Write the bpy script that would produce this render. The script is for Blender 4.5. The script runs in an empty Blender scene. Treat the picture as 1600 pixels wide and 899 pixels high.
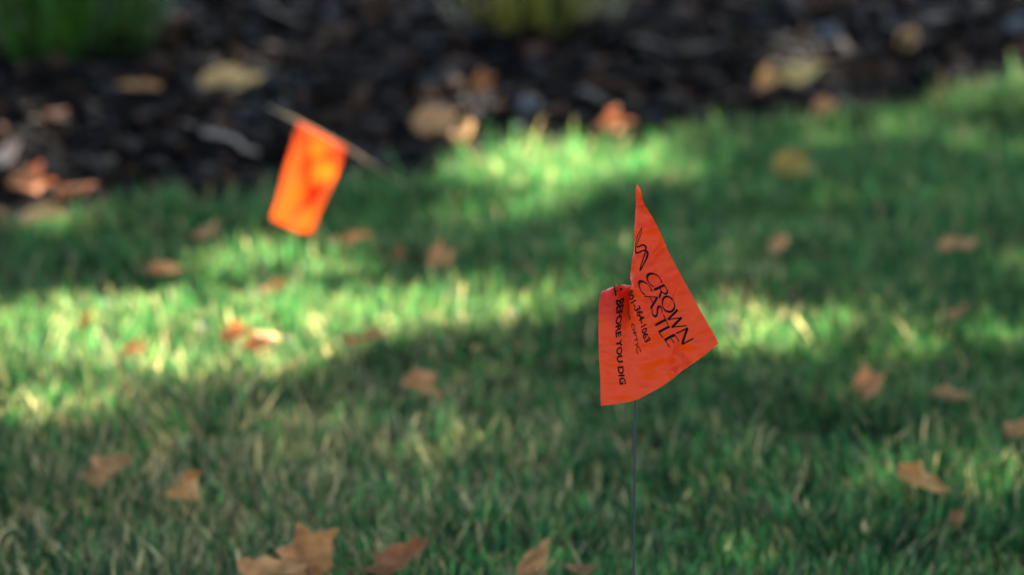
import bpy, math, random
import numpy as np
from mathutils import Vector, Matrix, Euler, noise

random.seed(7)
rng = np.random.default_rng(7)
R = math.radians
scene = bpy.context.scene
COL = scene.collection

# ------------------------------------------------------------------ camera, sky, sun, exposure
F_PX = 6630.0                     # focal length in pixels of a 1600 px wide frame
PITCH = R(11.63)
CAM_H = 1.0
FLAG_D = 3.0
cam_data = bpy.data.cameras.new('camera')
cam_data.sensor_width = 36.0
cam_data.lens = F_PX * 36.0 / 1600.0
cam_data.clip_start = 0.05
cam_data.clip_end = 2000.0
cam_data.dof.use_dof = True
cam_data.dof.focus_distance = FLAG_D - 0.008
cam_data.dof.aperture_fstop = 5.7
cam = bpy.data.objects.new('camera', cam_data)
cam.location = (0, 0, CAM_H)
cam.rotation_euler = (math.pi / 2 - PITCH, 0, 0)
COL.objects.link(cam)
scene.camera = cam

SUN_EL, SUN_AZ = R(44), R(24)     # azimuth clockwise from +Y (the sun stands ahead, to the right)
S = Vector((math.sin(SUN_AZ) * math.cos(SUN_EL), math.cos(SUN_AZ) * math.cos(SUN_EL), math.sin(SUN_EL)))
world = bpy.data.worlds.new('World')
scene.world = world
world.use_nodes = True
wn = world.node_tree.nodes
sky = wn.new('ShaderNodeTexSky')
sky.sky_type = 'NISHITA'
sky.sun_disc = False
sky.sun_elevation = SUN_EL
sky.sun_rotation = SUN_AZ
sky.air_density = 1.0
sky.dust_density = 1.4
sky.ozone_density = 0.8
bg = wn['Background']
bg.inputs['Strength'].default_value = 0.052
world.node_tree.links.new(sky.outputs[0], bg.inputs['Color'])

sun_data = bpy.data.lights.new('sun', 'SUN')
sun_data.energy = 5.0
sun_data.angle = R(0.53)
sun_data.color = (1.0, 0.91, 0.77)
sun = bpy.data.objects.new('sun', sun_data)
sun.rotation_euler = (-S).to_track_quat('-Z', 'Y').to_euler()
sun.location = (3, 6, 8)
COL.objects.link(sun)

scene.view_settings.view_transform = 'Standard'
scene.view_settings.look = 'None'
scene.view_settings.gamma = 1.0
scene.view_settings.use_curve_mapping = False
scene.view_settings.exposure = 3.1
scene.render.engine = 'CYCLES'
scene.cycles.use_denoising = True
scene.cycles.max_bounces = 5
scene.cycles.diffuse_bounces = 2
scene.cycles.transmission_bounces = 4
scene.cycles.sample_clamp_indirect = 6.0

# ------------------------------------------------------------------ helpers
CF = Vector((0, math.cos(PITCH), -math.sin(PITCH)))
CU = Vector((0, math.sin(PITCH), math.cos(PITCH)))
CR = Vector((1, 0, 0))
C0 = Vector((0, 0, CAM_H))

def ray(px, py):
    return CF + CR * ((px - 800.0) / F_PX) + CU * ((449.5 - py) / F_PX)

def at_depth(px, py, d):
    return C0 + ray(px, py) * d

def at_ground(px, py, z=0.03):
    r = ray(px, py)
    return C0 + r * ((z - CAM_H) / r.z)

def link(o, parent=None):
    COL.objects.link(o)
    if parent is not None:
        o.parent = parent
    return o

def mesh_obj(name, verts, faces, mat, parent=None, smooth=False):
    me = bpy.data.meshes.new(name)
    me.from_pydata([tuple(v) for v in verts], [], faces)
    if smooth:
        me.polygons.foreach_set('use_smooth', [True] * len(me.polygons))
    if mat:
        me.materials.append(mat)
    me.update()
    return link(bpy.data.objects.new(name, me), parent)

def big_mesh(name, co, quads, tris, mat, colors=None, parent=None, smooth=False):
    me = bpy.data.meshes.new(name)
    nq, nt = len(quads), len(tris)
    me.vertices.add(len(co)); me.vertices.foreach_set('co', np.ascontiguousarray(co, dtype=np.float32).ravel())
    loops = np.concatenate([np.asarray(quads, np.int32).ravel(), np.asarray(tris, np.int32).ravel()])
    me.loops.add(len(loops)); me.loops.foreach_set('vertex_index', loops)
    me.polygons.add(nq + nt)
    starts = np.concatenate([np.arange(nq) * 4, nq * 4 + np.arange(nt) * 3]).astype(np.int32)
    me.polygons.foreach_set('loop_start', starts)
    if smooth:
        me.polygons.foreach_set('use_smooth', np.ones(nq + nt, bool))
    if colors is not None:
        a = me.color_attributes.new('tint', 'FLOAT_COLOR', 'POINT')
        c4 = np.ones((len(co), 4), np.float32); c4[:, :3] = colors
        a.data.foreach_set('color', c4.ravel())
    me.materials.append(mat)
    me.update(calc_edges=True)
    me.validate()
    return link(bpy.data.objects.new(name, me), parent)

def tag(o, label=None, cat=None, group=None, kind=None):
    if label: o['label'] = label
    if cat: o['category'] = cat
    if group: o['group'] = group
    if kind: o['kind'] = kind
    return o

def empty(name, loc=(0, 0, 0), rot=(0, 0, 0)):
    o = bpy.data.objects.new(name, None)
    o.empty_display_size = 0.05
    o.location = loc; o.rotation_euler = rot
    return link(o)

def tube(points, radii, sides=8, cap=True):
    vs, fs = [], []
    n = len(points)
    pts = [Vector(p) for p in points]
    for i, p in enumerate(pts):
        t = (pts[min(i + 1, n - 1)] - pts[max(i - 1, 0)]).normalized()
        a = t.orthogonal().normalized() if i == 0 else (a - t * a.dot(t)).normalized()
        b = t.cross(a)
        r = radii[i] if hasattr(radii, '__len__') else radii
        for k in range(sides):
            w = 2 * math.pi * k / sides
            vs.append(p + (a * math.cos(w) + b * math.sin(w)) * r)
    for i in range(n - 1):
        for k in range(sides):
            k2 = (k + 1) % sides
            fs.append((i * sides + k, i * sides + k2, (i + 1) * sides + k2, (i + 1) * sides + k))
    if cap:
        fs.append(tuple(range(sides))[::-1])
        fs.append(tuple(range((n - 1) * sides, n * sides)))
    return vs, fs

# value noise on arrays (for distribution maps in world space)
_tab = rng.random((64, 64))
def vnoise(x, y, f):
    x = np.asarray(x) * f + 100.0; y = np.asarray(y) * f + 100.0
    xi = np.floor(x).astype(int); yi = np.floor(y).astype(int)
    fx = x - xi; fy = y - yi
    fx = fx * fx * (3 - 2 * fx); fy = fy * fy * (3 - 2 * fy)
    g = lambda i, j: _tab[i % 64, j % 64]
    return (g(xi, yi) * (1 - fx) + g(xi + 1, yi) * fx) * (1 - fy) + (g(xi, yi + 1) * (1 - fx) + g(xi + 1, yi + 1) * fx) * fy

# ------------------------------------------------------------------ materials
def new_mat(name):
    m = bpy.data.materials.new(name); m.use_nodes = True
    nt = m.node_tree
    return m, nt, nt.nodes, nt.links, nt.nodes['Principled BSDF'], nt.nodes['Material Output']

def ground_mat(name, c1, c2, scale, rough=0.95):
    m, nt, N, L, P, O = new_mat(name)
    tc = N.new('ShaderNodeTexCoord')
    n1 = N.new('ShaderNodeTexNoise'); n1.inputs['Scale'].default_value = scale; n1.inputs['Detail'].default_value = 8
    L.new(tc.outputs['Object'], n1.inputs['Vector'])
    r = N.new('ShaderNodeValToRGB')
    r.color_ramp.elements[0].color = (*c1, 1); r.color_ramp.elements[1].color = (*c2, 1)
    r.color_ramp.elements[0].position = 0.35; r.color_ramp.elements[1].position = 0.7
    L.new(n1.outputs['Fac'], r.inputs['Fac']); L.new(r.outputs['Color'], P.inputs['Base Color'])
    b = N.new('ShaderNodeBump'); b.inputs['Strength'].default_value = 0.6; b.inputs['Distance'].default_value = 0.01
    L.new(n1.outputs['Fac'], b.inputs['Height']); L.new(b.outputs['Normal'], P.inputs['Normal'])
    P.inputs['Roughness'].default_value = rough
    P.inputs['Specular IOR Level'].default_value = 0.08
    return m

def tint_leaf_mat(name, translucency=0.4, rough=0.45, tr_gain=(1.5, 1.5, 0.8), source='attr', spec=0.5):
    """leaf tissue: colour from the per-vertex tint or the object's own colour, light passing through"""
    m, nt, N, L, P, O = new_mat(name)
    if source == 'attr':
        a = N.new('ShaderNodeAttribute'); a.attribute_name = 'tint'; out = a.outputs['Color']
    else:
        a = N.new('ShaderNodeObjectInfo')
        tc = N.new('ShaderNodeTexCoord')
        ns = N.new('ShaderNodeTexNoise'); ns.inputs['Scale'].default_value = 60; ns.inputs['Detail'].default_value = 6
        L.new(tc.outputs['Object'], ns.inputs['Vector'])
        rp = N.new('ShaderNodeValToRGB')
        rp.color_ramp.elements[0].color = (0.55, 0.48, 0.44, 1); rp.color_ramp.elements[0].position = 0.3
        rp.color_ramp.elements[1].color = (1.15, 1.12, 1.05, 1); rp.color_ramp.elements[1].position = 0.65
        L.new(ns.outputs['Fac'], rp.inputs['Fac'])
        mu = N.new('ShaderNodeMix'); mu.data_type = 'RGBA'; mu.blend_type = 'MULTIPLY'; mu.inputs['Factor'].default_value = 1.0
        L.new(a.outputs['Color'], mu.inputs['A']); L.new(rp.outputs['Color'], mu.inputs['B'])
        out = mu.outputs['Result']
    L.new(out, P.inputs['Base Color'])
    P.inputs['Roughness'].default_value = rough
    P.inputs['Specular IOR Level'].default_value = spec
    g = N.new('ShaderNodeMix'); g.data_type = 'RGBA'; g.blend_type = 'MULTIPLY'; g.inputs['Factor'].default_value = 1.0
    g.inputs['B'].default_value = (*tr_gain, 1)
    L.new(out, g.inputs['A'])
    t = N.new('ShaderNodeBsdfTranslucent'); L.new(g.outputs['Result'], t.inputs['Color'])
    x = N.new('ShaderNodeMixShader'); x.inputs['Fac'].default_value = translucency
    L.new(P.outputs[0], x.inputs[1]); L.new(t.outputs[0], x.inputs[2]); L.new(x.outputs[0], O.inputs['Surface'])
    return m

def flag_mat():
    m, nt, N, L, P, O = new_mat('orange vinyl film')
    tc = N.new('ShaderNodeTexCoord')
    n1 = N.new('ShaderNodeTexNoise'); n1.inputs['Scale'].default_value = 45; n1.inputs['Detail'].default_value = 4
    L.new(tc.outputs['Object'], n1.inputs['Vector'])
    r = N.new('ShaderNodeValToRGB')
    r.color_ramp.elements[0].color = (0.92, 0.025, 0.006, 1); r.color_ramp.elements[0].position = 0.35
    r.color_ramp.elements[1].color = (0.97, 0.036, 0.008, 1); r.color_ramp.elements[1].position = 0.7
    L.new(n1.outputs['Fac'], r.inputs['Fac'])
    n3 = N.new('ShaderNodeTexNoise'); n3.inputs['Scale'].default_value = 420; n3.inputs['Detail'].default_value = 2
    L.new(tc.outputs['Object'], n3.inputs['Vector'])
    sp = N.new('ShaderNodeValToRGB')          # specks of dirt
    sp.color_ramp.elements[0].color = (0.35, 0.3, 0.3, 1); sp.color_ramp.elements[0].position = 0.245
    sp.color_ramp.elements[1].color = (1, 1, 1, 1); sp.color_ramp.elements[1].position = 0.285
    L.new(n3.outputs['Fac'], sp.inputs['Fac'])
    mx = N.new('ShaderNodeMix'); mx.data_type = 'RGBA'; mx.blend_type = 'MULTIPLY'; mx.inputs['Factor'].default_value = 1.0
    L.new(r.outputs['Color'], mx.inputs['A']); L.new(sp.outputs['Color'], mx.inputs['B'])
    L.new(mx.outputs['Result'], P.inputs['Base Color'])
    P.inputs['Roughness'].default_value = 0.36
    P.inputs['Specular IOR Level'].default_value = 0.26
    n2 = N.new('ShaderNodeTexNoise'); n2.inputs['Scale'].default_value = 42; n2.inputs['Detail'].default_value = 3
    n2.inputs['Distortion'].default_value = 0.8
    L.new(tc.outputs['Object'], n2.inputs['Vector'])
    b = N.new('ShaderNodeBump'); b.inputs['Strength'].default_value = 0.7; b.inputs['Distance'].default_value = 0.004
    n4 = N.new('ShaderNodeTexNoise'); n4.noise_type = 'RIDGED_MULTIFRACTAL'; n4.inputs['Scale'].default_value = 24; n4.inputs['Detail'].default_value = 2
    L.new(tc.outputs['Object'], n4.inputs['Vector'])
    b2 = N.new('ShaderNodeBump'); b2.inputs['Strength'].default_value = 0.5; b2.inputs['Distance'].default_value = 0.0012   # fine crinkles
    L.new(n4.outputs['Fac'], b2.inputs['Height'])
    L.new(n2.outputs['Fac'], b.inputs['Height']); L.new(b2.outputs['Normal'], b.inputs['Normal']); L.new(b.outputs['Normal'], P.inputs['Normal'])
    t = N.new('ShaderNodeBsdfTranslucent'); t.inputs['Color'].default_value = (0.98, 0.13, 0.008, 1)
    x = N.new('ShaderNodeMixShader'); x.inputs['Fac'].default_value = 0.33
    L.new(P.outputs[0], x.inputs[1]); L.new(t.outputs[0], x.inputs[2]); L.new(x.outputs[0], O.inputs['Surface'])
    return m

def plain_mat(name, c, rough=0.5, metal=0.0, noise_amt=0.25, scale=80):
    m, nt, N, L, P, O = new_mat(name)
    tc = N.new('ShaderNodeTexCoord')
    n1 = N.new('ShaderNodeTexNoise'); n1.inputs['Scale'].default_value = scale; n1.inputs['Detail'].default_value = 5
    L.new(tc.outputs['Object'], n1.inputs['Vector'])
    r = N.new('ShaderNodeValToRGB')
    r.color_ramp.elements[0].color = (*[k * (1 - noise_amt) for k in c], 1)
    r.color_ramp.elements[1].color = (*[k * (1 + noise_amt) for k in c], 1)
    L.new(n1.outputs['Fac'], r.inputs['Fac']); L.new(r.outputs['Color'], P.inputs['Base Color'])
    P.inputs['Roughness'].default_value = rough; P.inputs['Metallic'].default_value = metal
    return m

def chip_mat():
    m, nt, N, L, P, O = new_mat('dark bark')
    a = N.new('ShaderNodeAttribute'); a.attribute_name = 'tint'
    tc = N.new('ShaderNodeTexCoord')
    n1 = N.new('ShaderNodeTexNoise'); n1.inputs['Scale'].default_value = 90; n1.inputs['Detail'].default_value = 6
    L.new(tc.outputs['Object'], n1.inputs['Vector'])
    mu = N.new('ShaderNodeMix'); mu.data_type = 'RGBA'; mu.blend_type = 'MULTIPLY'; mu.inputs['Factor'].default_value = 0.7
    L.new(a.outputs['Color'], mu.inputs['A']); L.new(n1.outputs['Color'], mu.inputs['B'])
    L.new(mu.outputs['Result'], P.inputs['Base Color'])
    b = N.new('ShaderNodeBump'); b.inputs['Strength'].default_value = 0.7; b.inputs['Distance'].default_value = 0.004
    L.new(n1.outputs['Fac'], b.inputs['Height']); L.new(b.outputs['Normal'], P.inputs['Normal'])
    P.inputs['Roughness'].default_value = 0.6
    P.inputs['Specular IOR Level'].default_value = 0.04
    return m

M_SOIL = ground_mat('lawn soil and thatch', (0.012, 0.011, 0.007), (0.05, 0.04, 0.025), 30)
M_BED = ground_mat('dark bed soil', (0.006, 0.005, 0.004), (0.022, 0.016, 0.012), 40)
M_GRASS = tint_leaf_mat('grass blade', 0.55, 0.45, (2.5, 2.4, 1.45), 'attr', 0.2)
M_CANOPY = tint_leaf_mat('tree leaf', 0.12, 0.45, (1.4, 1.6, 0.6), 'attr')
M_STRAP = tint_leaf_mat('strap leaf', 0.35, 0.40, (1.6, 1.5, 0.6), 'object')
M_DRY = tint_leaf_mat('dry leaf', 0.22, 0.65, (1.5, 1.1, 0.7), 'object', 0.25)
M_STALK = plain_mat('leaf stalk', (0.20, 0.11, 0.05), 0.7)
M_FLAG = flag_mat()
M_INK = plain_mat('black print', (0.006, 0.006, 0.008), 0.85, 0, 0.3, 300)
M_INK.node_tree.nodes['Principled BSDF'].inputs['Specular IOR Level'].default_value = 0.12
M_WIRE = plain_mat('grey steel wire', (0.040, 0.041, 0.044), 0.5, 0.3)
M_RUST = plain_mat('weathered wire', (0.50, 0.37, 0.22), 0.6, 0.2)
M_CHIP = chip_mat()
M_TWIG = plain_mat('dead twig', (0.34, 0.25, 0.18), 0.8, 0, 0.35, 120)
M_STONE = plain_mat('grey stone', (0.085, 0.088, 0.095), 0.8, 0, 0.35, 50)
M_BARK = plain_mat('tree bark', (0.12, 0.09, 0.065), 0.9, 0, 0.5, 12)

# ------------------------------------------------------------------ ground
EDGE_PX = [(-900, 455), (-400, 400), (0, 342), (200, 318), (430, 298), (620, 262), (800, 239), (1000, 212), (1300, 173), (1600, 128), (2000, 72), (2500, 10)]
EDGE = [at_ground(px, py, 0.035) for px, py in EDGE_PX]
EX = np.array([p.x for p in EDGE]); EY = np.array([p.y for p in EDGE])
def edge_y(x):
    return np.interp(x, EX, EY)

def terrain(x, y):
    return 0.012 * (vnoise(x, y, 1.3) - 0.5) + 0.006 * (vnoise(x, y, 3.7) - 0.5)

gx = np.concatenate([[-900, -200, -40, -12], np.linspace(-4, 4, 81), [12, 40, 200, 900]])
gy = np.concatenate([[-900, -200, -40, -8], np.linspace(0, 10, 101), [20, 60, 250, 900]])
GX, GY = np.meshgrid(gx, gy, indexing='ij')
near = (np.abs(GX) < 4.1) & (GY > -1) & (GY < 10.1)
GZ = np.where(near, terrain(GX, GY), 0.0)
co = np.stack([GX, GY, GZ], -1).reshape(-1, 3)
ni, nj = GX.shape
idx = np.arange(ni * nj).reshape(ni, nj)
quads = np.stack([idx[:-1, :-1], idx[1:, :-1], idx[1:, 1:], idx[:-1, 1:]], -1).reshape(-1, 4)
lawn = big_mesh('ground', co, quads, np.zeros((0, 3), int), M_SOIL, smooth=True)
tag(lawn, kind='structure')

# planting bed sheet behind the lawn's edge
def bed_z(x, y):
    t = np.clip(y - edge_y(x), 0, 6)
    return 0.012 + 0.03 * (1 - np.exp(-t * 2.0)) + 0.018 * (vnoise(x, y, 2.6) - 0.5) * np.clip(t * 4, 0, 1) + 0.008
bx = np.linspace(-3.6, 3.6, 73); bt = np.linspace(0, 1, 41)
BX, BT = np.meshgrid(bx, bt, indexing='ij')
BY = edge_y(BX) - 0.02 + BT * 3.6
BZ = bed_z(BX, BY)
co = np.stack([BX, BY, BZ], -1).reshape(-1, 3)
ni, nj = BX.shape
idx = np.arange(ni * nj).reshape(ni, nj)
quads = np.stack([idx[:-1, :-1], idx[1:, :-1], idx[1:, 1:], idx[:-1, 1:]], -1).reshape(-1, 4)
bed = big_mesh('planting_bed', co, quads, np.zeros((0, 3), int), M_BED, smooth=True)
tag(bed, kind='structure')

# ------------------------------------------------------------------ grass
def build_grass():
    n_try = 1350000
    y = rng.uniform(2.5, 7.6, n_try)
    half = 0.30 + 0.145 * y + 0.35
    x = rng.uniform(-1, 1, n_try) * half
    # fewer blades outside the frustum
    out = np.abs(x) > 0.06 + 0.128 * y
    keep = (~out) | (rng.random(n_try) < 0.45)
    keep &= (y < edge_y(x) + 0.05 * (vnoise(x, y, 9.0) - 0.5) + 0.02 * (rng.random(n_try) - 0.5))
    keep &= (y > 3.1) | (rng.random(n_try) < 0.5)
    # tufts and thin spots
    dens = 0.22 + 1.0 * vnoise(x, y, 9.0) * vnoise(x + 7, y, 23.0) * 2.0
    keep &= rng.random(n_try) < dens
    x, y = x[keep], y[keep]
    n = len(x)
    z = terrain(x, y) - 0.004
    # dry area map: worn patch at the near left, paler streaks elsewhere
    p1 = at_ground(300, 760); p2 = at_ground(620, 690)
    dry = 0.46 * np.exp(-(((x - p1.x) / 0.38) ** 2 + ((y - p1.y) / 0.42) ** 2)) \
        + 0.14 * np.exp(-(((x - p2.x) / 0.30) ** 2 + ((y - p2.y) / 0.3) ** 2)) \
        + 0.115 + 0.42 * np.clip(vnoise(x + 3, y, 4.0) - 0.5, 0, 1) + 0.03 * (x < 0.05)
    is_dry = rng.random(n) < dry
    h = rng.normal(0.036, 0.010, n) * (0.72 + 0.6 * vnoise(x, y + 5, 7.0))
    h = np.clip(h, 0.014, 0.085)
    h = np.where(is_dry, h * rng.uniform(0.68, 1.15, n), h)
    edge_t = np.clip((edge_y(x) - y) / 0.10, 0, 1)
    h *= 1.0 + 0.25 * (1 - edge_t)
    w = (0.0007 + 0.0016 * rng.random(n) ** 1.7) * np.where(is_dry, 0.7, 1.0)
    # lean: a tuft direction plus own scatter
    ang = 2 * np.pi * vnoise(x, y, 14.0) * 2.0 + rng.normal(0, 1.2, n)
    lean = np.abs(rng.normal(0.16, 0.22, n)) + is_dry * rng.uniform(0, 0.45, n)
    bend = rng.uniform(0.0, 0.65, n)
    face = rng.uniform(0, 2 * np.pi, n)
    dx, dy = np.cos(ang), np.sin(ang)
    wx, wy = np.cos(face) * w, np.sin(face) * w
    co = np.zeros((n, 7, 3), np.float32)
    for i, (t, wf) in enumerate(((0, 0.8), (0.40, 1.0), (0.75, 0.75), (1.0, 0.0))):
        a = lean + bend * t * 0.9
        hx = h * t * np.sin(np.clip(a, 0, 1.5)); hz = h * t * np.cos(np.clip(a, 0, 1.5))
        cx = x + dx * hx; cy = y + dy * hx; cz = z + hz
        if i < 3:
            co[:, 2 * i] = np.stack([cx - wx * wf, cy - wy * wf, cz], -1)
            co[:, 2 * i + 1] = np.stack([cx + wx * wf, cy + wy * wf, cz], -1)
        else:
            co[:, 6] = np.stack([cx, cy, cz], -1)
    b = np.arange(n)[:, None] * 7
    quads = np.concatenate([b + np.array([0, 1, 3, 2]), b + np.array([2, 3, 5, 4])])
    tris = b + np.array([4, 5, 6])
    # colour of the tissue
    g = (rng.random(n) ** 2.0)[:, None]
    patch = vnoise(x - 4, y, 2.2)[:, None]
    c = np.array([0.004, 0.029, 0.013]) * (1 - g) + np.array([0.055, 0.200, 0.076]) * g
    c = c * (0.62 + 0.5 * patch)
    yel = (rng.random(n) < 0.09)[:, None]
    c = np.where(yel, np.array([0.085, 0.13, 0.055]), c)
    pale = (rng.random(n) < 0.07)[:, None]
    c = np.where(pale, np.array([0.09, 0.135, 0.09]), c)
    straw = np.array([0.42, 0.355, 0.25]) * rng.uniform(0.3, 1.1, (n, 1))
    c = np.where(is_dry[:, None], straw, c)
    cols = np.repeat(c[:, None, :], 7, 1)
    # dry tips
    tipdry = (rng.random(n) < 0.18)
    cols[tipdry, 6] = (0.20, 0.18, 0.11)
    print('grass blades', n)
    o = big_mesh('lawn_grass', co.reshape(-1, 3), quads, tris, M_GRASS, cols.reshape(-1, 3), smooth=True)
    tag(o, 'short green lawn grass with dry straw blades', 'grass', kind='stuff')
build_grass()

# ------------------------------------------------------------------ bark mulch
def build_mulch():
    n = 32000
    x = rng.uniform(-2.6, 2.6, n)
    t = rng.random(n) ** 0.9 * 2.7
    y = edge_y(x) + t - 0.02
    inview = np.abs(x) < 0.25 + 0.135 * y
    keep = inview | (rng.random(n) < 0.4)
    x, y, t = x[keep], y[keep], t[keep]; n = len(x)
    L = rng.lognormal(math.log(0.0105), 0.5, n); W = L * rng.uniform(0.25, 0.65, n); H = np.minimum(W * rng.uniform(0.3, 0.8, n), 0.012)
    z = bed_z(x, y) + rng.uniform(0.0, 0.022, n) * np.clip(t * 8, 0.2, 1)
    base = np.array([[-1, -1, -1], [1, -.8, -1], [1, .8, -1], [-1, 1, -1], [-.85, -.7, 1], [.8, -.9, 1], [.9, .7, 1], [-.8, .8, 1]], float)
    P = base[None] * (1 + rng.uniform(-0.28, 0.28, (n, 8, 3)))
    P = P * np.stack([L, W, H], -1)[:, None, :]
    rz = rng.uniform(0, 2 * np.pi, n); rx = rng.normal(0, 0.35, n); ry = rng.normal(0, 0.35, n)
    def rot(P, a, i, j):
        c, s = np.cos(a)[:, None], np.sin(a)[:, None]
        pi, pj = P[:, :, i].copy(), P[:, :, j].copy()
        P[:, :, i] = pi * c - pj * s; P[:, :, j] = pi * s + pj * c
    rot(P, rx, 1, 2); rot(P, ry, 0, 2); rot(P, rz, 0, 1)
    P += np.stack([x, y, z], -1)[:, None, :]
    f = np.array([[0, 3, 2, 1], [4, 5, 6, 7], [0, 1, 5, 4], [1, 2, 6, 5], [2, 3, 7, 6], [3, 0, 4, 7]])
    quads = (np.arange(n)[:, None, None] * 8 + f[None]).reshape(-1, 4)
    u = rng.random(n)[:, None]
    c = np.array([0.005, 0.004, 0.004]) * (1 - u) + np.array([0.018, 0.0125, 0.0095]) * u
    brown = rng.random(n) < 0.15
    c[brown] = np.array([0.13, 0.062, 0.034]) * rng.uniform(0.5, 1.2, (brown.sum(), 1))
    grey = rng.random(n) < 0.04
    c[grey] = np.array([0.075, 0.08, 0.092]) * rng.uniform(0.5, 1.2, (grey.sum(), 1))
    o = big_mesh('bark_mulch', P.reshape(-1, 3), quads, np.zeros((0, 3), int), M_CHIP, np.repeat(c, 8, 0))
    tag(o, 'dark brown bark mulch covering the planting bed', 'mulch', kind='stuff')
build_mulch()

# ------------------------------------------------------------------ sheets of the marker flags
class Tps:
    """smooth surface through given points of the sheet"""
    def __init__(self, uv, P, reg=0.02):
        uv = np.asarray(uv, float); P = np.asarray(P, float)
        n = len(uv); self.uv = uv
        K = self._k(uv, uv) + reg * np.eye(n)
        A = np.zeros((n + 3, n + 3)); A[:n, :n] = K
        A[:n, n] = 1; A[:n, n + 1:] = uv; A[n, :n] = 1; A[n + 1:, :n] = uv.T
        b = np.zeros((n + 3, P.shape[1])); b[:n] = P
        self.c = np.linalg.solve(A, b)
    def _k(self, a, b):
        d2 = ((a[:, None, :] - b[None]) ** 2).sum(-1)
        return 0.5 * d2 * np.log(d2 + 1e-12)
    def __call__(self, uv):
        uv = np.asarray(uv, float).reshape(-1, 2)
        return self._k(uv, self.uv) @ self.c[:len(self.uv)] + self.c[len(self.uv)] + uv @ self.c[len(self.uv) + 1:]

U1, V1 = 12.65, 9.2               # flag 12.65 cm long, 9.2 cm high
PINS = [  # u, v, picture x, picture y, cm towards the viewer
    (0, 0, 994.5, 288, -.2), (.3, 0, 999, 292, .1), (.7, 0, 1002.5, 302, .5), (1.15, 0, 1004, 313, -.1), (1.84, 0, 1011, 326, .3), (4.68, 0, 1039.6, 382, .7), (7.58, 0, 1069, 439, .9), (10, 0, 1094.6, 486, .8), (U1, 0, 1123, 537, .4),
    (U1, 2.1, 1086, 566, .9), (U1, 3.4, 1063, 582, 1.0), (U1, 4.3, 1046, 596, 1.3), (U1, 5.3, 1027, 608, 1.3), (U1, 6.9, 994, 625, 1.2), (U1, V1, 939, 634.6, .6),
    (6.45, 2.0, 1020, 437, 1.2), (11.0, 1.95, 1070, 525, 1.0), (10.9, 2.95, 1047, 533, 1.3), (7.64, 2.75, 1021, 466, 1.4), (3.0, .8, 1011, 357, .8),
    (6.2, 3.75, 989, 447, 1.0), (8.0, 3.9, 1000, 486, 1.4), (9.9, 3.9, 1011, 528, 1.5),
    (1.39, .86, 993.5, 325, .1), (2.72, 1.64, 991.5, 359, .25), (4.5, 2.73, 988, 405, .4), (5.72, 3.51, 985.2, 437, .5), (6.6, 4.2, 982.5, 460, .3), (7.7, 4.95, 982.5, 491, .2),
    (8.6, 5.0, 989.6, 509, .9), (10.3, 5.0, 998, 548, 1.2), (11.5, 6.0, 994, 590, 1.2),
    # crease, tucked behind the front
    (6.0, 4.7, 990, 450, -.5), (6.0, 5.6, 997, 456, -1.0), (7.0, 5.6, 991, 477, -.5), (6.0, 6.6, 990, 453, -1.3), (7.0, 6.5, 983, 477, -.5), (8.2, 5.9, 980, 503, .1), (9.2, 6.2, 983, 532, .8),
    # flap at the left
    (5.3, 7.5, 966, 446, -.4), (6.0, 7.6, 969, 467, .0), (7.8, 7.6, 967, 512, .4), (8.8, 7.6, 968.5, 537, .7), (11.2, 7.6, 974, 596, 1.0),
    (5.0, 8.5, 950, 452, -.6), (4.8, V1, 939, 457, -.7), (5.3, V1, 936.5, 470, -.3), (7.6, V1, 935, 520, .1), (9.4, V1, 936, 560, .4),
    # behind: from the wire round to the folds
    (0, 2, 995, 336, -.35), (0, 4, 994.5, 380, -.45), (0, 6, 994, 424, -.5), (0, 7.6, 993, 460, -.5), (0, V1, 992.5, 496, -.5),
    (1.0, 1.1, 994.5, 326, -.25), (2.3, 2.3, 994, 366, -.4), (4.0, 3.6, 993, 415, -.6), (3.5, 5.0, 1004, 440, -1.2),
    (3.0, 7.0, 990, 462, -2.2), (4.2, 7.4, 972, 458, -1.7), (4.1, V1, 944, 468, -1.6), (2.2, V1, 966, 482, -2.0), (4.6, 6.4, 990, 449, -1.8),
]
def sheet_uv_to_world(fn, depth):
    def f(uv):
        q = fn(uv)
        d = depth - q[:, 2:3] * 0.01
        r = np.array(CF)[None] + np.array(CR)[None] * ((q[:, 0:1] - 800) / F_PX) + np.array(CU)[None] * ((449.5 - q[:, 1:2]) / F_PX)
        return np.array(C0)[None] + r * d
    return f

def wrinkle(uv, amp=1.0):
    """creases of the crumpled film, cm"""
    u, v = uv[:, 0], uv[:, 1]
    w = 0.05 * np.exp(-(((u - 7.3) - 0.75 * (v - 0.5)) / 0.22) ** 2) * np.clip(1.6 - np.abs(v - 1.0), 0, 1)
    w -= 0.05 * np.exp(-(((u - 4.9) - 0.5 * (v - 0.6)) / 0.25) ** 2) * np.clip(1.5 - np.abs(v - 0.8), 0, 1)
    w += 0.05 * np.exp(-(((u - 3.1) + 0.2 * (v - 0.6)) / 0.3) ** 2) * np.clip(1.2 - np.abs(v - 0.5), 0, 1)
    w += 0.07 * np.exp(-(((u - 11.6) - 0.9 * (v - 3.4)) / 0.3) ** 2 - ((v - 3.4) / 0.9) ** 2)
    w -= 0.09 * np.exp(-((u - 12.0) / 0.5) ** 2 - ((v - 2.5) / 0.5) ** 2)
    w += 0.05 * np.exp(-((u - 11.2) / 0.4) ** 2 - ((v - 4.4) / 1.0) ** 2)
    w += 0.10 * np.exp(-((u - 12.6) / 0.35) ** 2 - ((v - 3.7) / 0.3) ** 2)
    w += 0.035 * (vnoise(u, v, 1.1) - 0.5) + 0.02 * (vnoise(u + 9, v * 0.6 + u * 0.8, 2.7) - 0.5)
    return w * amp * 4.6

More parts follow.
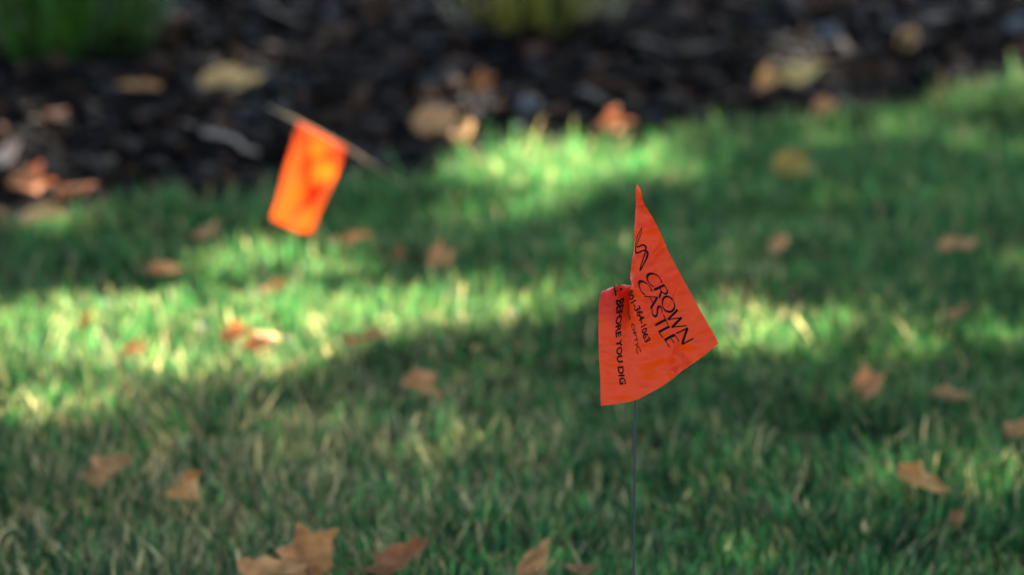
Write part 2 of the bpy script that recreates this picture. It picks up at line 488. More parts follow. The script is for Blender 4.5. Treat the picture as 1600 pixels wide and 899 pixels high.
tps1 = Tps([(p[0], p[1]) for p in PINS], [(p[2], p[3], p[4]) for p in PINS])
def f1(uv):
    q = tps1(uv).copy()
    q[:, 2] += wrinkle(np.asarray(uv, float).reshape(-1, 2))
    return q
W1 = sheet_uv_to_world(f1, FLAG_D)

def sheet_mesh(name, W, U, V, nu, nv, mat, parent, origin):
    uu, vv = np.meshgrid(np.linspace(0, U, nu), np.linspace(0, V, nv), indexing='ij')
    P = W(np.stack([uu, vv], -1).reshape(-1, 2)) - np.array(origin)[None]
    idx = np.arange(nu * nv).reshape(nu, nv)
    q = np.stack([idx[:-1, :-1], idx[1:, :-1], idx[1:, 1:], idx[:-1, 1:]], -1).reshape(-1, 4)
    return big_mesh(name, P, q, np.zeros((0, 3), int), mat, parent=parent, smooth=True)

def print_on(name, verts2d, faces, W, parent, origin, lift=0.00045):
    uv = np.asarray(verts2d, float).reshape(-1, 2)
    e = 0.02
    P = W(uv); Pu = W(uv + [e, 0]) - P; Pv = W(uv + [0, e]) - P
    nrm = np.cross(Pu, Pv)
    nrm /= np.linalg.norm(nrm, axis=1)[:, None] + 1e-12
    if (nrm @ np.array(CF)).mean() > 0:      # the printed face is the one shown
        nrm = -nrm
    P = P + nrm * lift - np.array(origin)[None]
    return mesh_obj(name, P.tolist(), faces, M_INK, parent)

def text_mesh(body, size, u0, v_mid, length=None, bold=0.0, shear=0.0, spacing=1.0):
    """lettering as flat outlines in flag coordinates (cm)"""
    cu = bpy.data.curves.new('lettering', 'FONT')
    cu.body = body; cu.size = 1.0; cu.offset = bold; cu.shear = shear; cu.space_character = spacing
    cu.resolution_u = 4; cu.fill_mode = 'FRONT'
    ob = bpy.data.objects.new('lettering', cu); COL.objects.link(ob)
    dg = bpy.context.evaluated_depsgraph_get()
    me = bpy.data.meshes.new_from_object(ob.evaluated_get(dg))
    v = np.array([p.co[:2] for p in me.vertices]); f = [tuple(p.vertices) for p in me.polygons]
    bpy.data.objects.remove(ob); bpy.data.curves.remove(cu); bpy.data.meshes.remove(me)
    v[:, 0] -= v[:, 0].min()
    capmax = v[:, 1].max(); v[:, 1] = (v[:, 1] / capmax - 0.5) * size
    sx = (length / v[:, 0].max()) if length else size / capmax
    return np.stack([u0 + v[:, 0] * sx, v_mid - v[:, 1]], -1), f

def stroke(pts, widths, n=10, smooth=True):
    """a pen stroke as a ribbon polygon in letter coordinates"""
    p = np.array(pts, float); k = len(p)
    t = np.linspace(0, k - 1, (n * (k - 1) + 1) if smooth else k)
    if smooth and k > 2:
        out = []
        for a in t:
            i = min(int(a), k - 2); s = a - i
            p0, p1, p2, p3 = p[max(i - 1, 0)], p[i], p[i + 1], p[min(i + 2, k - 1)]
            out.append(0.5 * (2 * p1 + (p2 - p0) * s + (2 * p0 - 5 * p1 + 4 * p2 - p3) * s * s + (3 * p1 - p0 - 3 * p2 + p3) * s ** 3))
        q = np.array(out)
    else:
        q = np.array([p[min(int(a), k - 2)] * (1 - (a - min(int(a), k - 2))) + p[min(int(a), k - 2) + 1] * (a - min(int(a), k - 2)) for a in t])
    w = np.interp(t, np.linspace(0, k - 1, len(widths)), widths) * 0.5
    d = np.gradient(q, axis=0); d /= np.linalg.norm(d, axis=1)[:, None] + 1e-9
    nr = np.stack([-d[:, 1], d[:, 0]], -1)
    a = q + nr * w[:, None]; b = q - nr * w[:, None]
    m = len(q)
    return np.concatenate([a, b]), [(i, i + 1, m + i + 1, m + i) for i in range(m - 1)]

TH, TN, MD = 0.15, 0.075, 0.115
def arc(cx, cy, rx, ry, a0, a1, n=14):
    return [(cx + rx * math.cos(R(a)), cy + ry * math.sin(R(a))) for a in np.linspace(a0, a1, n)]
def oval(cx, cy, rx, ry, a0, a1, n=18):
    pts = arc(cx, cy, rx, ry, a0, a1, n)
    w = [TN + (TH - TN) * abs(math.cos(R(a))) ** 1.5 for a in np.linspace(a0, a1, n)]
    return pts, w
GLYPH = {   # pen strokes in a unit cap height: (points, widths), then the advance
    'C': ([oval(.50, .5, .45, .48, 48, 312)], .86),
    'R': ([([(.12, 0), (.12, 1)], [TH, TH]), (([(.12, .95), (.38, .95)] + arc(.40, .72, .24, .23, 80, -80, 7) + [(.36, .48), (.12, .48)]), [TN, TN, MD, TH, TH, MD, TN, TN]), ([(.34, .48), (.70, 0)], [MD, TH])], .74),
    'O': ([oval(.54, .5, .49, .49, 90, 450, 26)], 1.1),
    'W': ([([(.0, 1), (.30, 0)], [TH, TH]), ([(.30, 0), (.56, .98)], [TN, TN]), ([(.54, 1), (.84, 0)], [TH, TH]), ([(.84, 0), (1.10, 1)], [TN, TN])], 1.16),
    'N': ([([(.10, 0), (.10, 1)], [TN, TN]), ([(.08, 1), (.76, 0)], [TH, TH]), ([(.76, 0), (.76, 1)], [TN, TN])], .9),
    'A': ([([(.0, 0), (.38, 1)], [TN, TN]), ([(.36, 1), (.76, 0)], [TH, TH]), ([(.16, .36), (.62, .36)], [TN, TN])], .78),
    'S': ([([(.52, .86), (.36, .96), (.17, .92), (.09, .74), (.22, .57), (.42, .44), (.52, .26), (.42, .07), (.22, .03), (.05, .14)], [TN, TN, MD, TH, TH, TH, TH, MD, TN, TN])], .62),
    'T': ([([(.34, 0), (.34, .97)], [TH, TH]), ([(.0, .96), (.68, .96)], [TN, TN])], .70),
    'L': ([([(.10, 0), (.10, 1)], [TH, TH]), ([(.08, .03), (.50, .03)], [TN, TN])], .55),
    'E': ([([(.10, 0), (.10, 1)], [TH, TH]), ([(.08, .03), (.52, .03)], [TN, TN]), ([(.08, .97), (.50, .97)], [TN, TN]), ([(.08, .52), (.46, .52)], [TN, TN])], .56),
}
def pen_text(body, cap, u0, u1, v_mid):
    V, F = [], []
    total = sum(GLYPH[c][1] for c in body)
    sx = (u1 - u0) / (total * 1.0)
    x = u0
    for c in body:
        strokes, adv = GLYPH[c]
        for pts, w in strokes:
            v, f = stroke(pts if len(pts) > 2 else [tuple(np.array(pts[0]) * (1 - k / 6) + np.array(pts[1]) * k / 6) for k in range(7)], w, 4, len(pts) > 2)
            off = len(V)
            for a in v:
                V.append((x + a[0] * sx, v_mid + (0.5 - a[1]) * cap))
            F += [tuple(off + i for i in q) for q in f]
        x += adv * sx
    return V, F

def px_to_uv(px, py):
    rx, ry = px - 996.0, py - 289.0
    return ((rx * .456 + ry * .89) / 22.1, (rx * -.89 + ry * .456) / 22.1)

def zoom_uv(pts):   # emblem outline
    return [px_to_uv(953.5 + a / 6.42, 340 + b / 6.42) for a, b in pts]

def build_flag_one():
    base = at_depth(989.5, 1290, FLAG_D + 0.004); base.z = 0.0
    # the wire: straight, pushed into the turf
    top = at_depth(997, 291, FLAG_D + 0.0045)
    mid = at_depth(992.2, 640, FLAG_D + 0.0050)
    low = at_depth(990, 899, FLAG_D + 0.0050)
    d = (low - mid).normalized()
    foot = low + d * ((-0.06 - low.z) / d.z)
    root = empty('marker_flag', (foot.x, foot.y, 0.0))
    tag(root, 'printed orange marker flag drooping on an upright wire, sharp in the foreground', 'marker flag', 'utility marker flags')
    o = root.location
    vs, fs = tube([p - o for p in (top, at_depth(994.5, 450, FLAG_D + 0.0048), mid, low, foot)], 0.00092, 10)
    mesh_obj('wire', vs, fs, M_WIRE, root, True)
    sheet = sheet_mesh('flag_sheet', W1, U1, V1, 150, 120, M_FLAG, root, o)
    for body, cap, u0, u1, v in (('CROWN', .88, 6.0, 11.55, 1.95), ('CASTLE', .70, 6.2, 11.25, 2.83)):
        V, F = pen_text(body, cap, u0, u1, v)
        print_on('printed_name', V, F, W1, sheet, o)
    for nm, body, cap, u0, v, ln, bold, sh in (
            ('printed_number', '801-364-1063', .44, 6.42, 3.95, 3.75, .030, 0),
            ('printed_line', 'FIBER OPTIC', .42, 6.55, 5.0, 3.9, .010, 0),
            ('printed_warning', 'CALL BEFORE YOU DIG', .54, 4.2, 7.62, 7.25, .036, .22)):
        V, F = text_mesh(body, cap, u0, v, ln, bold, sh)
        print_on(nm, V, F, W1, sheet, o)
    V, F = [], []
    for pts, w in (
            ([(323, 100), (300, 160), (268, 235), (262, 285), (272, 335), (290, 366), (330, 356), (372, 338), (402, 345), (413, 375), (396, 430), (362, 500), (337, 540)],
             [.02, .04, .05, .07, .09, .10, .09, .08, .09, .10, .07, .05, .05]),
            ([(323, 100), (320, 165), (298, 235), (276, 298), (318, 300), (350, 282), (384, 296), (391, 335), (374, 420), (348, 495), (336, 540)],
             [.02, .03, .04, .05, .08, .10, .09, .08, .05, .05, .06])):
        v, f = stroke(zoom_uv(pts), [k * 1.4 for k in w], 5)
        off = len(V); V += [tuple(a) for a in v]; F += [tuple(off + i for i in q) for q in f]
    print_on('printed_emblem', V, F, W1, sheet, o)
    return root
build_flag_one()

def build_flag_two():
    D2 = 5.02
    pins = [ # along the flag, along its wire side, picture x, y, cm towards viewer
        (0, 0, 468, 191, .0), (0, 3, 490, 204, .4), (0, 6, 516, 219, .6), (0, 9.2, 541, 229, -.4),
        (4, 0, 456, 230, .6), (4, 3, 478, 238, .5), (4, 5, 492, 243, -.9), (4, 7.5, 512, 254, 1.0), (4, 9.2, 529, 262, .3),
        (7.4, 0, 445, 268, .9), (7.4, 4, 474, 282, .6), (7.4, 6.4, 490, 288, -.8), (7.4, 9.2, 519, 287, -.2),
        (9.5, 0, 436, 305, 1.0), (9.5, 5, 470, 318, .3), (9.5, 7.2, 484, 318, 1.1), (9.5, 9.2, 506, 315, .2),
        (12.65, 0, 424, 341, .8), (12.65, 4, 446, 352, .7), (12.65, 7, 470, 361, .9), (12.65, 9.2, 486, 363, .3),
    ]
    t = Tps([(p[0], p[1]) for p in pins], [p[2:] for p in pins], 0.01)
    W2 = sheet_uv_to_world(lambda uv: t(uv), D2)
    foot = at_ground(655, 302, 0.0)
    root = empty('marker_flag', foot)
    tag(root, 'sunlit orange marker flag hanging from a leaning wire, blurred by the mulch edge', 'marker flag', 'utility marker flags')
    below = foot + Vector((0.03, 0.08, -0.05))
    P = [below, foot, at_depth(612, 277, 5.22), at_depth(541, 231, D2 + .012), at_depth(505, 211, D2 + .004), at_depth(468, 191, D2 + .004), at_depth(418, 167, D2 - 0.05)]
    vs, fs = tube([p - foot for p in P], 0.0009, 8)
    mesh_obj('wire', vs, fs, M_RUST, root, True)
    sheet_mesh('flag_sheet', W2, U1, V1, 60, 50, M_FLAG, root, foot)
build_flag_two()

# ------------------------------------------------------------------ fallen leaves
def leaf_outline(kind, n=72):
    th = np.linspace(0, 2 * np.pi, n, endpoint=False)
    if kind == 'lobed':            # five pointed lobes, stalk at -x
        r = np.zeros(n)
        for a, l, w in ((0, 1.0, .34), (1.05, .86, .32), (-1.05, .86, .32), (2.0, .58, .36), (-2.0, .58, .36)):
            d = np.abs((th - a + np.pi) % (2 * np.pi) - np.pi)
            r = np.maximum(r, l * np.clip(1 - d / (w * 2.4), 0, 1) ** 0.75)
        r = np.maximum(r, 0.60)
        r *= 1 + 0.05 * np.sin(th * 17) * (r > .4)
        return r * np.cos(th), r * np.sin(th)
    x = np.cos(th); y = np.sin(th)
    y = y * (0.52 - 0.16 * x) * (1 - 0.25 * np.abs(x) ** 3) * (1 + 0.05 * np.sin(th * 21))
    return x, y

def make_leaf(loc, rot, size, color, kind, curl, seed, label, group='fallen leaves', name='fallen_leaf'):
    rs = np.random.default_rng(seed)
    ox, oy = leaf_outline(kind)
    n = len(ox)
    tt = np.linspace(0, 2 * np.pi, n, endpoint=False)
    wob = 1 + sum(rs.uniform(-.09, .09) * np.sin(k * tt + rs.uniform(0, 6.28)) for k in (1, 2, 3, 5, 8))     # no two leaves are cut alike
    ox, oy = ox * wob, oy * wob * rs.uniform(.8, 1.1)
    rings = (0.0, 0.3, 0.6, 0.85, 1.0)
    pts = [(0.0, 0.0)] + [(ox[i] * k, oy[i] * k) for k in rings[1:] for i in range(n)]
    P = np.array(pts) * size * 0.5
    x, y = P[:, 0], P[:, 1]
    s = size * 0.5
    a, b, c = rs.uniform(0.4, 1.0), rs.uniform(-.4, 1.0), rs.uniform(0, 6.28)
    z = curl * s * (a * (y / s) ** 2 * np.sign(rs.random() - .25) + b * 0.6 * (x / s) ** 2 + 0.22 * np.sin(3.1 * x / s + c) * np.cos(2.6 * y / s + c) + 0.10 * np.sin(7 * y / s + 3 * x / s + c))
    z = z + rs.uniform(.1, .75) * np.abs(y) + rs.uniform(0, .5) * np.clip(x, 0, None) ** 2 / s     # folded along the midrib, tip rolled up
    V = np.stack([x, y, z], -1)
    F = [(0, 1 + i, 1 + (i + 1) % n) for i in range(n)]
    for k in range(len(rings) - 2):
        o = 1 + k * n
        F += [(o + i, o + n + i, o + n + (i + 1) % n, o + (i + 1) % n) for i in range(n)]
    root = empty(name, loc)
    root.rotation_mode = 'ZYX'; root.rotation_euler = rot      # turned in its own plane first, then tilted
    tag(root, label, 'leaf', group)
    bl = mesh_obj('blade', V.tolist(), F, M_DRY, root, True)
    bl.color = (*color, 1)
    md = bl.modifiers.new('thickness', 'SOLIDIFY'); md.thickness = 0.0005
    i0 = 1 + (len(rings) - 2) * n + n // 2 if kind != 'lobed' else 1 + (n // 2)
    q = V[i0]
    st = [tuple(V[0] * .5 + q * .5 + np.array([0, 0, -.0006])), tuple(q + np.array([0, 0, -.0006])), tuple(q + np.array([-s * .35, s * .05, s * .10])), tuple(q + np.array([-s * .6, s * .18, s * .12]))]
    vs, fs = tube(st, [.0006, .0009, .0009, .0013], 6)
    mesh_obj('stalk', vs, fs, M_STALK, root, True)
    return root

TAN = (0.46, 0.27, 0.12); ORANGE = (0.50, 0.27, 0.115); BROWN = (0.40, 0.215, 0.105); RED = (0.27, 0.135, 0.075); PALE = (0.48, 0.33, 0.17); DULL = (0.38, 0.22, 0.12); PINK = (0.42, 0.235, 0.125)
# picture x, y, height of its middle, size (m), colour, outline, curl, (rx, ry, rz) degrees, label
LEAVES = [
    (476, 872, .050, .064, BROWN, 'lobed', .30, (72, 14, 105), 'big brown lobed leaf standing up at the bottom edge, left of the wire'),
    (425, 904, .042, .062, BROWN, 'plain', .35, (14, 4, 20), 'brown leaf lying flat at the bottom edge under the standing lobed leaf'),
    (628, 878, .044, .050, (.30,.145,.08), 'plain', .6, (52, -10, 20), 'reddish brown leaf at the bottom edge between two larger brown leaves'),
    (832, 880, .046, .042, DULL, 'plain', .7, (64, 20, 60), 'pale brown curled leaf at the bottom edge just left of the wire'),
    (908, 892, .036, .026, RED, 'plain', .5, (30, 10, 10), 'small dark leaf at the bottom edge beside the wire'),
    (287, 757, .046, .044, ORANGE, 'plain', .9, (78, 62, 15), 'narrow curled orange brown leaf standing upright in the dry grass'),
    (150, 735, .044, .046, DULL, 'plain', .8, (70, 50, 20), 'dull grey brown leaf sunk upright in the dry grass at left'),
    (653, 604, .046, .050, BROWN, 'lobed', .6, (45, 12, -20), 'brown curled leaf on green grass in the middle of the lawn'),
    (408, 534, .050, .040, ORANGE, 'plain', .7, (48, 22, 30), 'bright orange leaf on the sunlit grass, right one of a touching pair'),
    (368, 530, .048, .040, ORANGE, 'lobed', .5, (38, -10, 10), 'orange brown leaf on the sunlit grass, left one of a touching pair'),
    (210, 547, .046, .026, ORANGE, 'plain', .5, (50, 0, 20), 'small orange leaf in sunlit grass below a round yellow one'),
    (135, 499, .048, .023, (0.62, 0.36, 0.13), 'plain', .3, (60, 5, 60), 'small round yellow leaf catching the sun at far left'),
    (425, 452, .048, .027, TAN, 'plain', .5, (45, 10, 30), 'small tan leaf at the back of the sunlit band'),
    (583, 527, .046, .030, BROWN, 'lobed', .5, (50, -12, 0), 'small dark brown leaf right of the bright orange pair'),
    (548, 531, .044, .026, TAN, 'plain', .6, (70, 50, 0), 'thin tan leaf on edge beside a small dark brown leaf'),
    (260, 425, .044, .042, BROWN, 'plain', .5, (30, 5, 0), 'brown leaf in shaded grass left of centre, below the mulch'),
    (320, 366, .044, .036, DULL, 'plain', .4, (25, -5, 20), 'faded brown leaf in shaded grass left of the blurred flag'),
    (685, 409, .046, .040, PINK, 'lobed', .5, (45, 10, 30), 'light brown leaf in shade between the two flags'),
    (622, 398, .044, .024, RED, 'plain', .5, (50, 10, 70), 'tiny dark leaf left of a light brown leaf between the flags'),
    (560, 372, .046, .032, DULL, 'plain', .5, (40, -10, 10), 'tan leaf in grass just right of the blurred flag'),
    (1440, 752, .052, .048, ORANGE, 'plain', .9, (62, 20, -25), 'tan curled cupped leaf on shaded grass at right'),
    (1355, 610, .046, .046, PINK, 'lobed', .5, (45, -18, 15), 'light brown leaf on shaded grass right of the printed flag'),
    (1487, 622, .040, .040, DULL, 'plain', .5, (30, 10, 0), 'dim brown leaf half sunk in grass near the right side'),
    (1590, 675, .042, .034, PINK, 'plain', .5, (40, 10, 30), 'brown leaf cut off by the right edge'),
    (1492, 812, .038, .022, RED, 'plain', .6, (60, 20, 60), 'tiny dark brown leaf below the cupped tan leaf'),
    (1494, 384, .042, .044, DULL, 'plain', .5, (30, -8, 0), 'dim brown leaf in the far right shade'),
    (1216, 380, .044, .030, PINK, 'plain', .5, (55, 20, 50), 'small dim brown leaf right of the printed flag tip'),
    (1232, 265, .048, .060, (0.30, 0.22, 0.07), 'lobed', .6, (35, 10, 40), 'yellow brown leaf in far grass near the right of the mulch edge'),
    (1490, 492, .040, .026, DULL, 'plain', .5, (45, 0, 20), 'small grey brown leaf in the middle right grass'),
    (68, 340, .050, .050, PALE, 'plain', .5, (42, -8, 0), 'pale tan leaf lying where lawn meets mulch at far left'),
    # on the mulch
    (362, 131, .060, .088, PALE, 'plain', .25, (40, 4, 5), 'long pale yellow leaf lying flat on the dark mulch'),
    (1252, 117, .070, .060, (0.62, 0.42, 0.19), 'plain', .6, (50, 5, 20), 'bright tan leaf glowing on the mulch at upper right'),
    (1198, 132, .060, .055, ORANGE, 'lobed', .5, (35, -15, 10), 'orange brown leaf touching the bright tan leaf on the mulch'),
    (672, 190, .060, .080, PINK, 'lobed', .4, (32, 5, 10), 'broad light brown leaf on the mulch right of the blurred flag'),
    (722, 205, .060, .045, TAN, 'plain', .5, (40, 12, 60), 'tan leaf beside a green sprig at the mulch edge'),
    (750, 132, .065, .046, (0.22, 0.10, 0.04), 'lobed', .5, (55, 10, 30), 'dark rust leaf on the mulch in the middle'),
    (955, 200, .060, .060, BROWN, 'lobed', .5, (40, -10, 0), 'brown leaf on the mulch edge above the printed flag'),
    (8, 243, .065, .042, (0.60, 0.50, 0.38), 'plain', .4, (50, 5, 40), 'whitish leaf on the mulch cut off by the left edge'),
    (42, 286, .055, .070, (0.46, 0.19, 0.09), 'lobed', .5, (35, 8, 0), 'rusty orange leaf on the mulch at far left'),
    (120, 300, .045, .050, (0.30, 0.12, 0.06), 'plain', .5, (25, 0, 10), 'dark rusty leaf on mulch right of the rusty orange one'),
    (220, 135, .060, .060, BROWN, 'plain', .4, (20, 5, 0), 'dim brown leaf under the green clump at upper left'),
    (1418, 62, .065, .050, DULL, 'plain', .5, (50, 20, 60), 'grey brown leaf on the mulch far upper right'),
    (1285, 170, .050, .045, BROWN, 'lobed', .5, (35, 5, 20), 'dark brown leaf at the mulch edge below the bright tan leaf'),
]
for i, (px, py, z, size, color, kind, curl, rot, label) in enumerate(LEAVES):
    p = at_ground(px, py, z - .001)
    make_leaf(p, tuple(R(a) for a in rot), size * 1.05, (min(color[0] * 1.6, .75), min(color[1] * 1.55, .6), color[2] * 1.25), kind, curl * 1.4, 100 + i, label)

# ------------------------------------------------------------------ wood, stones and twigs in the bed
def twig(pts, r, label, mat):
    base = pts[0]
    root = empty('twig', base)
    tag(root, label, 'twig')
    q = []
    for i in range(len(pts) - 1):
        for k in range(4):
            a = pts[i].lerp(pts[i + 1], k / 4)
            q.append(a - base + Vector((random.uniform(-1, 1), random.uniform(-1, 1), random.uniform(-1, 1))) * r * .6)
    q.append(pts[-1] - base)
    vs, fs = tube(q, list(np.linspace(r, r * .55, len(q))), 8)
    mesh_obj('stem', vs, fs, mat, root, True)
    k = len(q) // 2
    d = (q[k + 1] - q[k]).normalized()
    side = q[k] + d * .02 + Vector((.004, -.012, .012))
    vs, fs = tube([q[k], q[k].lerp(side, .5), side], [r * .6, r * .45, r * .25], 6)
    mesh_obj('side_shoot', vs, fs, mat, root, True)
twig([at_ground(265, 183, .055), at_ground(335, 208, .06), at_ground(402, 238, .055)], .0058, 'grey brown stick lying on the mulch left of the blurred flag', M_TWIG)
twig([at_ground(990, 60, .07), at_ground(1060, 78, .07), at_ground(1120, 70, .07)], .004, 'thin dark stick on the mulch in the upper middle', M_BARK)

def stone(px, py, size, label, seed):
    rs = random.Random(seed)
    import bmesh
    bm = bmesh.new(); bmesh.ops.create_icosphere(bm, subdivisions=3, radius=1)
    off = Vector((rs.random() * 50, rs.random() * 50, 3))
    for v in bm.verts:
        k = 1 + .35 * noise.noise(v.co * 1.1 + off) + .1 * noise.noise(v.co * 3 + off)
        v.co = Vector((v.co.x * size * .55 * k, v.co.y * size * .45 * k, v.co.z * size * .33 * k))
    me = bpy.data.meshes.new('stone'); bm.to_mesh(me); bm.free()
    me.polygons.foreach_set('use_smooth', [True] * len(me.polygons)); me.materials.append(M_STONE)
    o = link(bpy.data.objects.new('stone', me)); o.location = at_ground(px, py, .058); o.rotation_euler.z = rs.random() * 6
    tag(o, label, 'stone', 'stones on the mulch')
stone(655, 26, .050, 'pale stone on the mulch at the top, left of the middle green patch', 1)
stone(396, 66, .040, 'pale grey stone above the long pale yellow leaf', 2)
stone(826, 166, .036, 'small bluish stone on the mulch right of the dark rust leaf', 3)
stone(1296, 54, .046, 'grey stone on the mulch left of the grey brown leaf', 4)
stone(1592, 42, .046, 'pale stone on the mulch cut off by the right edge', 5)

# ------------------------------------------------------------------ plants in the bed
def strap_plant(px, py, n, length, width, spread, color, label, seed, name='strap_leaf_plant', lean=(0, 0), cat='plant'):
    rs = random.Random(seed)
    base = at_ground(px, py, 0.035)
    root = empty(name, base)
    tag(root, label, cat)
    for i in range(n):
        a = rs.uniform(0, 2 * math.pi); rr = spread * math.sqrt(rs.random())
        b = Vector((math.cos(a) * rr, math.sin(a) * rr * .8, -0.02))
        h = length * rs.uniform(.55, 1.1); w = width * rs.uniform(.7, 1.2)
        ln = rs.uniform(.15, .75); d = Vector((math.cos(a) + lean[0], math.sin(a) + lean[1], 0)).normalized()
        sd = Vector((-d.y, d.x, 0))
        V, F = [], []
        K = 8
        p = b.copy(); ang = ln * .35
        for k in range(K + 1):
            t = k / K
            ww = w * (0.75 + .6 * t) * (1 - t ** 2.2) + .0004
            up = Vector((0, 0, 1)) * math.cos(ang) + d * math.sin(ang)
            nrm = d * math.cos(ang) - Vector((0, 0, 1)) * math.sin(ang)
            V += [p - sd * ww, p - nrm * ww * .45, p + sd * ww]
            p = p + up * (h / K); ang += (ln * 2.1) / K * (0.4 + 1.3 * t)
        for k in range(K):
            o = k * 3
            F += [(o, o + 1, o + 4, o + 3), (o + 1, o + 2, o + 5, o + 4)]
        l = mesh_obj('leaf', V, F, M_STRAP, root, True)
        g = rs.uniform(.45, 1.4)
        l.color = (color[0] * g * rs.uniform(.8, 1.3), color[1] * g, color[2] * g, 1)
strap_plant(110, 104, 130, .34, .0042, .12, (.04, .125, .016), 'lush green strap leaved clump at the upper left of the bed', 5)
strap_plant(225, 60, 14, .12, .005, .04, (.04, .10, .03), 'small dark green clump right of the lush strap leaved one', 15)
strap_plant(835, 66, 80, .17, .007, .12, (.12, .14, .035), 'yellowish green low clump at the top middle of the bed', 6)
strap_plant(1175, 14, 14, .11, .006, .03, (.07, .14, .05), 'small green sprout at the top edge, right of the yellowish clump', 7)
strap_plant(742, 207, 9, .055, .004, .012, (.13, .22, .03), 'bright green sprig at the mulch edge beside a tan leaf', 8, 'grass_sprig')
strap_plant(1050, 12, 20, .12, .005, .09, (.12, .12, .04), 'olive green low clump at the top edge left of the small sprout', 9)

# ------------------------------------------------------------------ unseen tree, put in and shaped to shade the lawn
# gaps in the crown: picture position of the spot of sun they throw on the turf, radii, how open
GAPS = [
    (330, 504, 380, 40, 1.0), (110, 540, 240, 42, 1.0), (640, 485, 200, 26, .85), (60, 635, 150, 16, .9), (230, 606, 90, 18, .6),
    (850, 262, 180, 28, 1.0), (990, 260, 130, 16, .8), (780, 332, 110, 14, .7), (830, 478, 130, 20, .8),
    (1150, 512, 120, 26, 1.0), (1400, 500, 200, 12, .5), (1330, 185, 260, 14, .6), (1550, 150, 120, 20, .7), (1110, 215, 80, 12, .6),
    (1245, 120, 55, 14, 1.0), (690, 192, 70, 12, .95), (365, 132, 80, 10, .8), (30, 290, 70, 12, .9), (70, 340, 60, 10, .9), (5, 240, 50, 12, 1.0),
    (110, 72, 150, 50, .35), (400, 560, 80, 16, 1.0), (1300, 525, 300, 26, .62), (1300, 430, 260, 16, .42), (1350, 320, 260, 16, .35), (1150, 410, 150, 16, .35), (1450, 205, 300, 26, .6), (900, 600, 200, 16, .25), (620, 560, 170, 20, .3), (1480, 760, 200, 24, .4), (480, 690, 340, 30, .42), (260, 770, 280, 26, .45), (1450, 745, 60, 16, .4), (1040, 400, 120, 14, .3), (1220, 330, 90, 10, .35), (840, 45, 140, 34, .5),
]
def to_px(x, y, z):
    p = np.stack([x, y, z - CAM_H], -1)
    d = p @ np.array(CF)
    return 800 + F_PX * (p @ np.array(CR)) / d, 449.5 - F_PX * (p @ np.array(CU)) / d

# gap cut in the crown so sun reaches the hanging flag
f2 = at_depth(482, 275, 5.02)
f2g = f2 - S * ((f2.z - 0.03) / S.z)

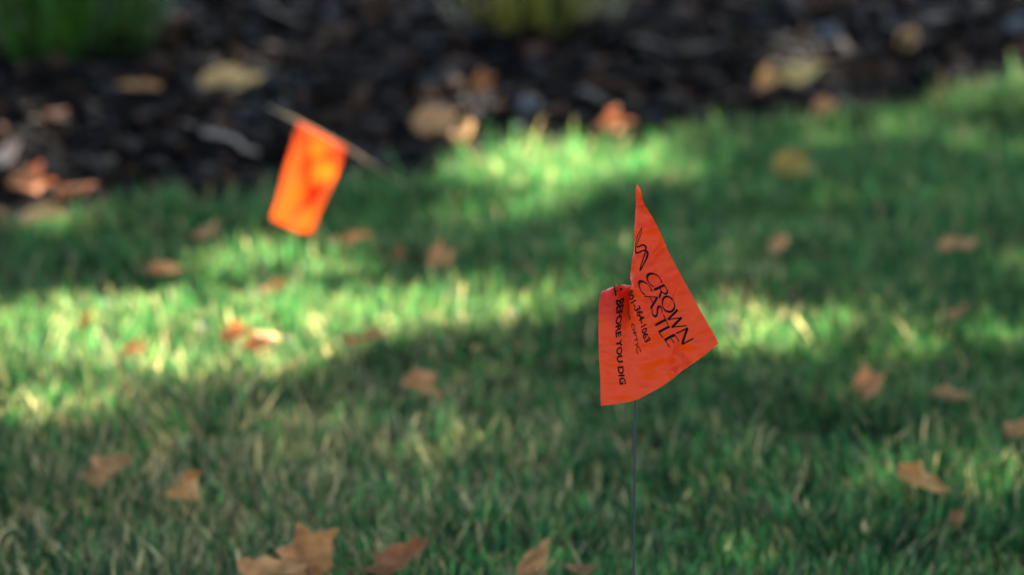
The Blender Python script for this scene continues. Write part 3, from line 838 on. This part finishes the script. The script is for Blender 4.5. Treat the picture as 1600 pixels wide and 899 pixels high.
def build_tree():
    n = 105000
    gx = rng.uniform(-2.6, 2.6, n); gyy = rng.uniform(1.2, 9.0, n)     # where the leaf's shadow lands
    n2 = 45000                                                          # overhead leaves, added to block sky light from the lawn
    gx = np.concatenate([gx, rng.uniform(-5.5, 3.0, n2)]); gyy = np.concatenate([gyy, rng.uniform(-5.5, 1.2, n2)])
    n3 = 26000                                                          # and more of them at the two sides
    side = rng.random(n3) < .5
    gx = np.concatenate([gx, np.where(side, rng.uniform(-5.5, -2.6, n3), rng.uniform(2.6, 5.0, n3))]); gyy = np.concatenate([gyy, rng.uniform(1.2, 9.0, n3)])
    n = len(gx)
    h = rng.uniform(4.3, 6.4, n)
    x = gx + S.x / S.z * h; y = gyy + S.y / S.z * h
    px, py = to_px(gx, gyy, np.full(n, 0.03))
    open_ = np.zeros(n)
    wob = (vnoise(gx, gyy, 3.0) - .5) * 0.9 + (vnoise(gx, gyy, 8.0) - .5) * 0.6
    for cx, cy, rx, ry, s in GAPS:
        d = np.sqrt(((px - cx) / (rx + 12)) ** 2 + ((py - cy) / (ry + 12)) ** 2) + wob * .35
        open_ = np.maximum(open_, s * (d < 1))
    d = np.hypot((gx - f2g.x) / .12, (gyy - f2g.y) / .11)
    open_ = np.maximum(open_, (d < 1) * 1.0)
    # the same kind of broken light outside the picture
    off = (px < -150) | (px > 1750) | (py > 1000) | (py < -60)
    flagzone = (np.abs(gx) < .5) & (gyy < 3.2)
    open_ = np.where(off & ~flagzone, .8 * (vnoise(gx + 20, gyy, 1.7) > .66), open_)
    keep = rng.random(n) > open_
    x, y, h = x[keep], y[keep], h[keep]; n = len(x)
    s = rng.uniform(.035, .055, n)
    # bent kite-shaped leaves, hanging at all angles
    base = np.array([[-1, 0, 0], [-.1, -.62, .12], [1, 0, -.1], [-.1, .62, .12]], float)
    P = base[None] * s[:, None, None]
    def rot(P, a, i, j):
        c, sn = np.cos(a)[:, None], np.sin(a)[:, None]
        pi, pj = P[:, :, i].copy(), P[:, :, j].copy()
        P[:, :, i] = pi * c - pj * sn; P[:, :, j] = pi * sn + pj * c
    rot(P, rng.normal(0, .6, n), 1, 2); rot(P, rng.normal(.3, .5, n), 0, 2); rot(P, rng.uniform(0, 6.28, n), 0, 1)
    P += np.stack([x, y, h], -1)[:, None, :]
    quads = np.arange(n * 4).reshape(n, 4)
    tris = np.concatenate([quads[:, [0, 1, 2]], quads[:, [0, 2, 3]]])
    c = np.array([.05, .11, .025]) * rng.uniform(.7, 1.3, (n, 1))
    cx, cy = 5.6, 10.8
    root = empty('unseen_shade_tree', (cx, cy, 0))
    tag(root, 'unseen leafy tree beyond the bed, its crown shaped to shade the lawn', 'tree')
    cr = big_mesh('crown', P.reshape(-1, 3) - np.array([cx, cy, 0]), np.zeros((0, 4), int), tris, M_CANOPY, np.repeat(c, 4, 0), root)
    cr['kind'] = 'stuff'
    tr = [(0, 0, -.1), (.02, 0, .4), (-.05, .02, 1.5), (-.3, .05, 2.7), (-.9, .1, 3.9), (-1.9, .2, 4.9)]
    vs, fs = tube(tr, [.26, .20, .17, .15, .12, .08], 14)
    mesh_obj('trunk', vs, fs, M_BARK, root, True)
    for k, (a, l, zz) in enumerate(((2.6, 3.4, 3.0), (3.5, 3.2, 3.2), (1.9, 2.6, 3.4), (4.3, 2.6, 3.5), (.4, 1.8, 3.6))):
        q = Vector((-.3 if zz < 3.3 else -.55, .06, zz)); pts = []
        for j in range(7):
            t = j / 6
            pts.append(q + Vector((math.cos(a) * l * t, math.sin(a) * l * t, 2.2 * t ** .8)) + Vector((random.uniform(-.1, .1), random.uniform(-.1, .1), 0)) * t)
        vs, fs = tube(pts, list(np.linspace(.08, .015, 7)), 8)
        mesh_obj('limb', vs, fs, M_BARK, root, True)
build_tree()
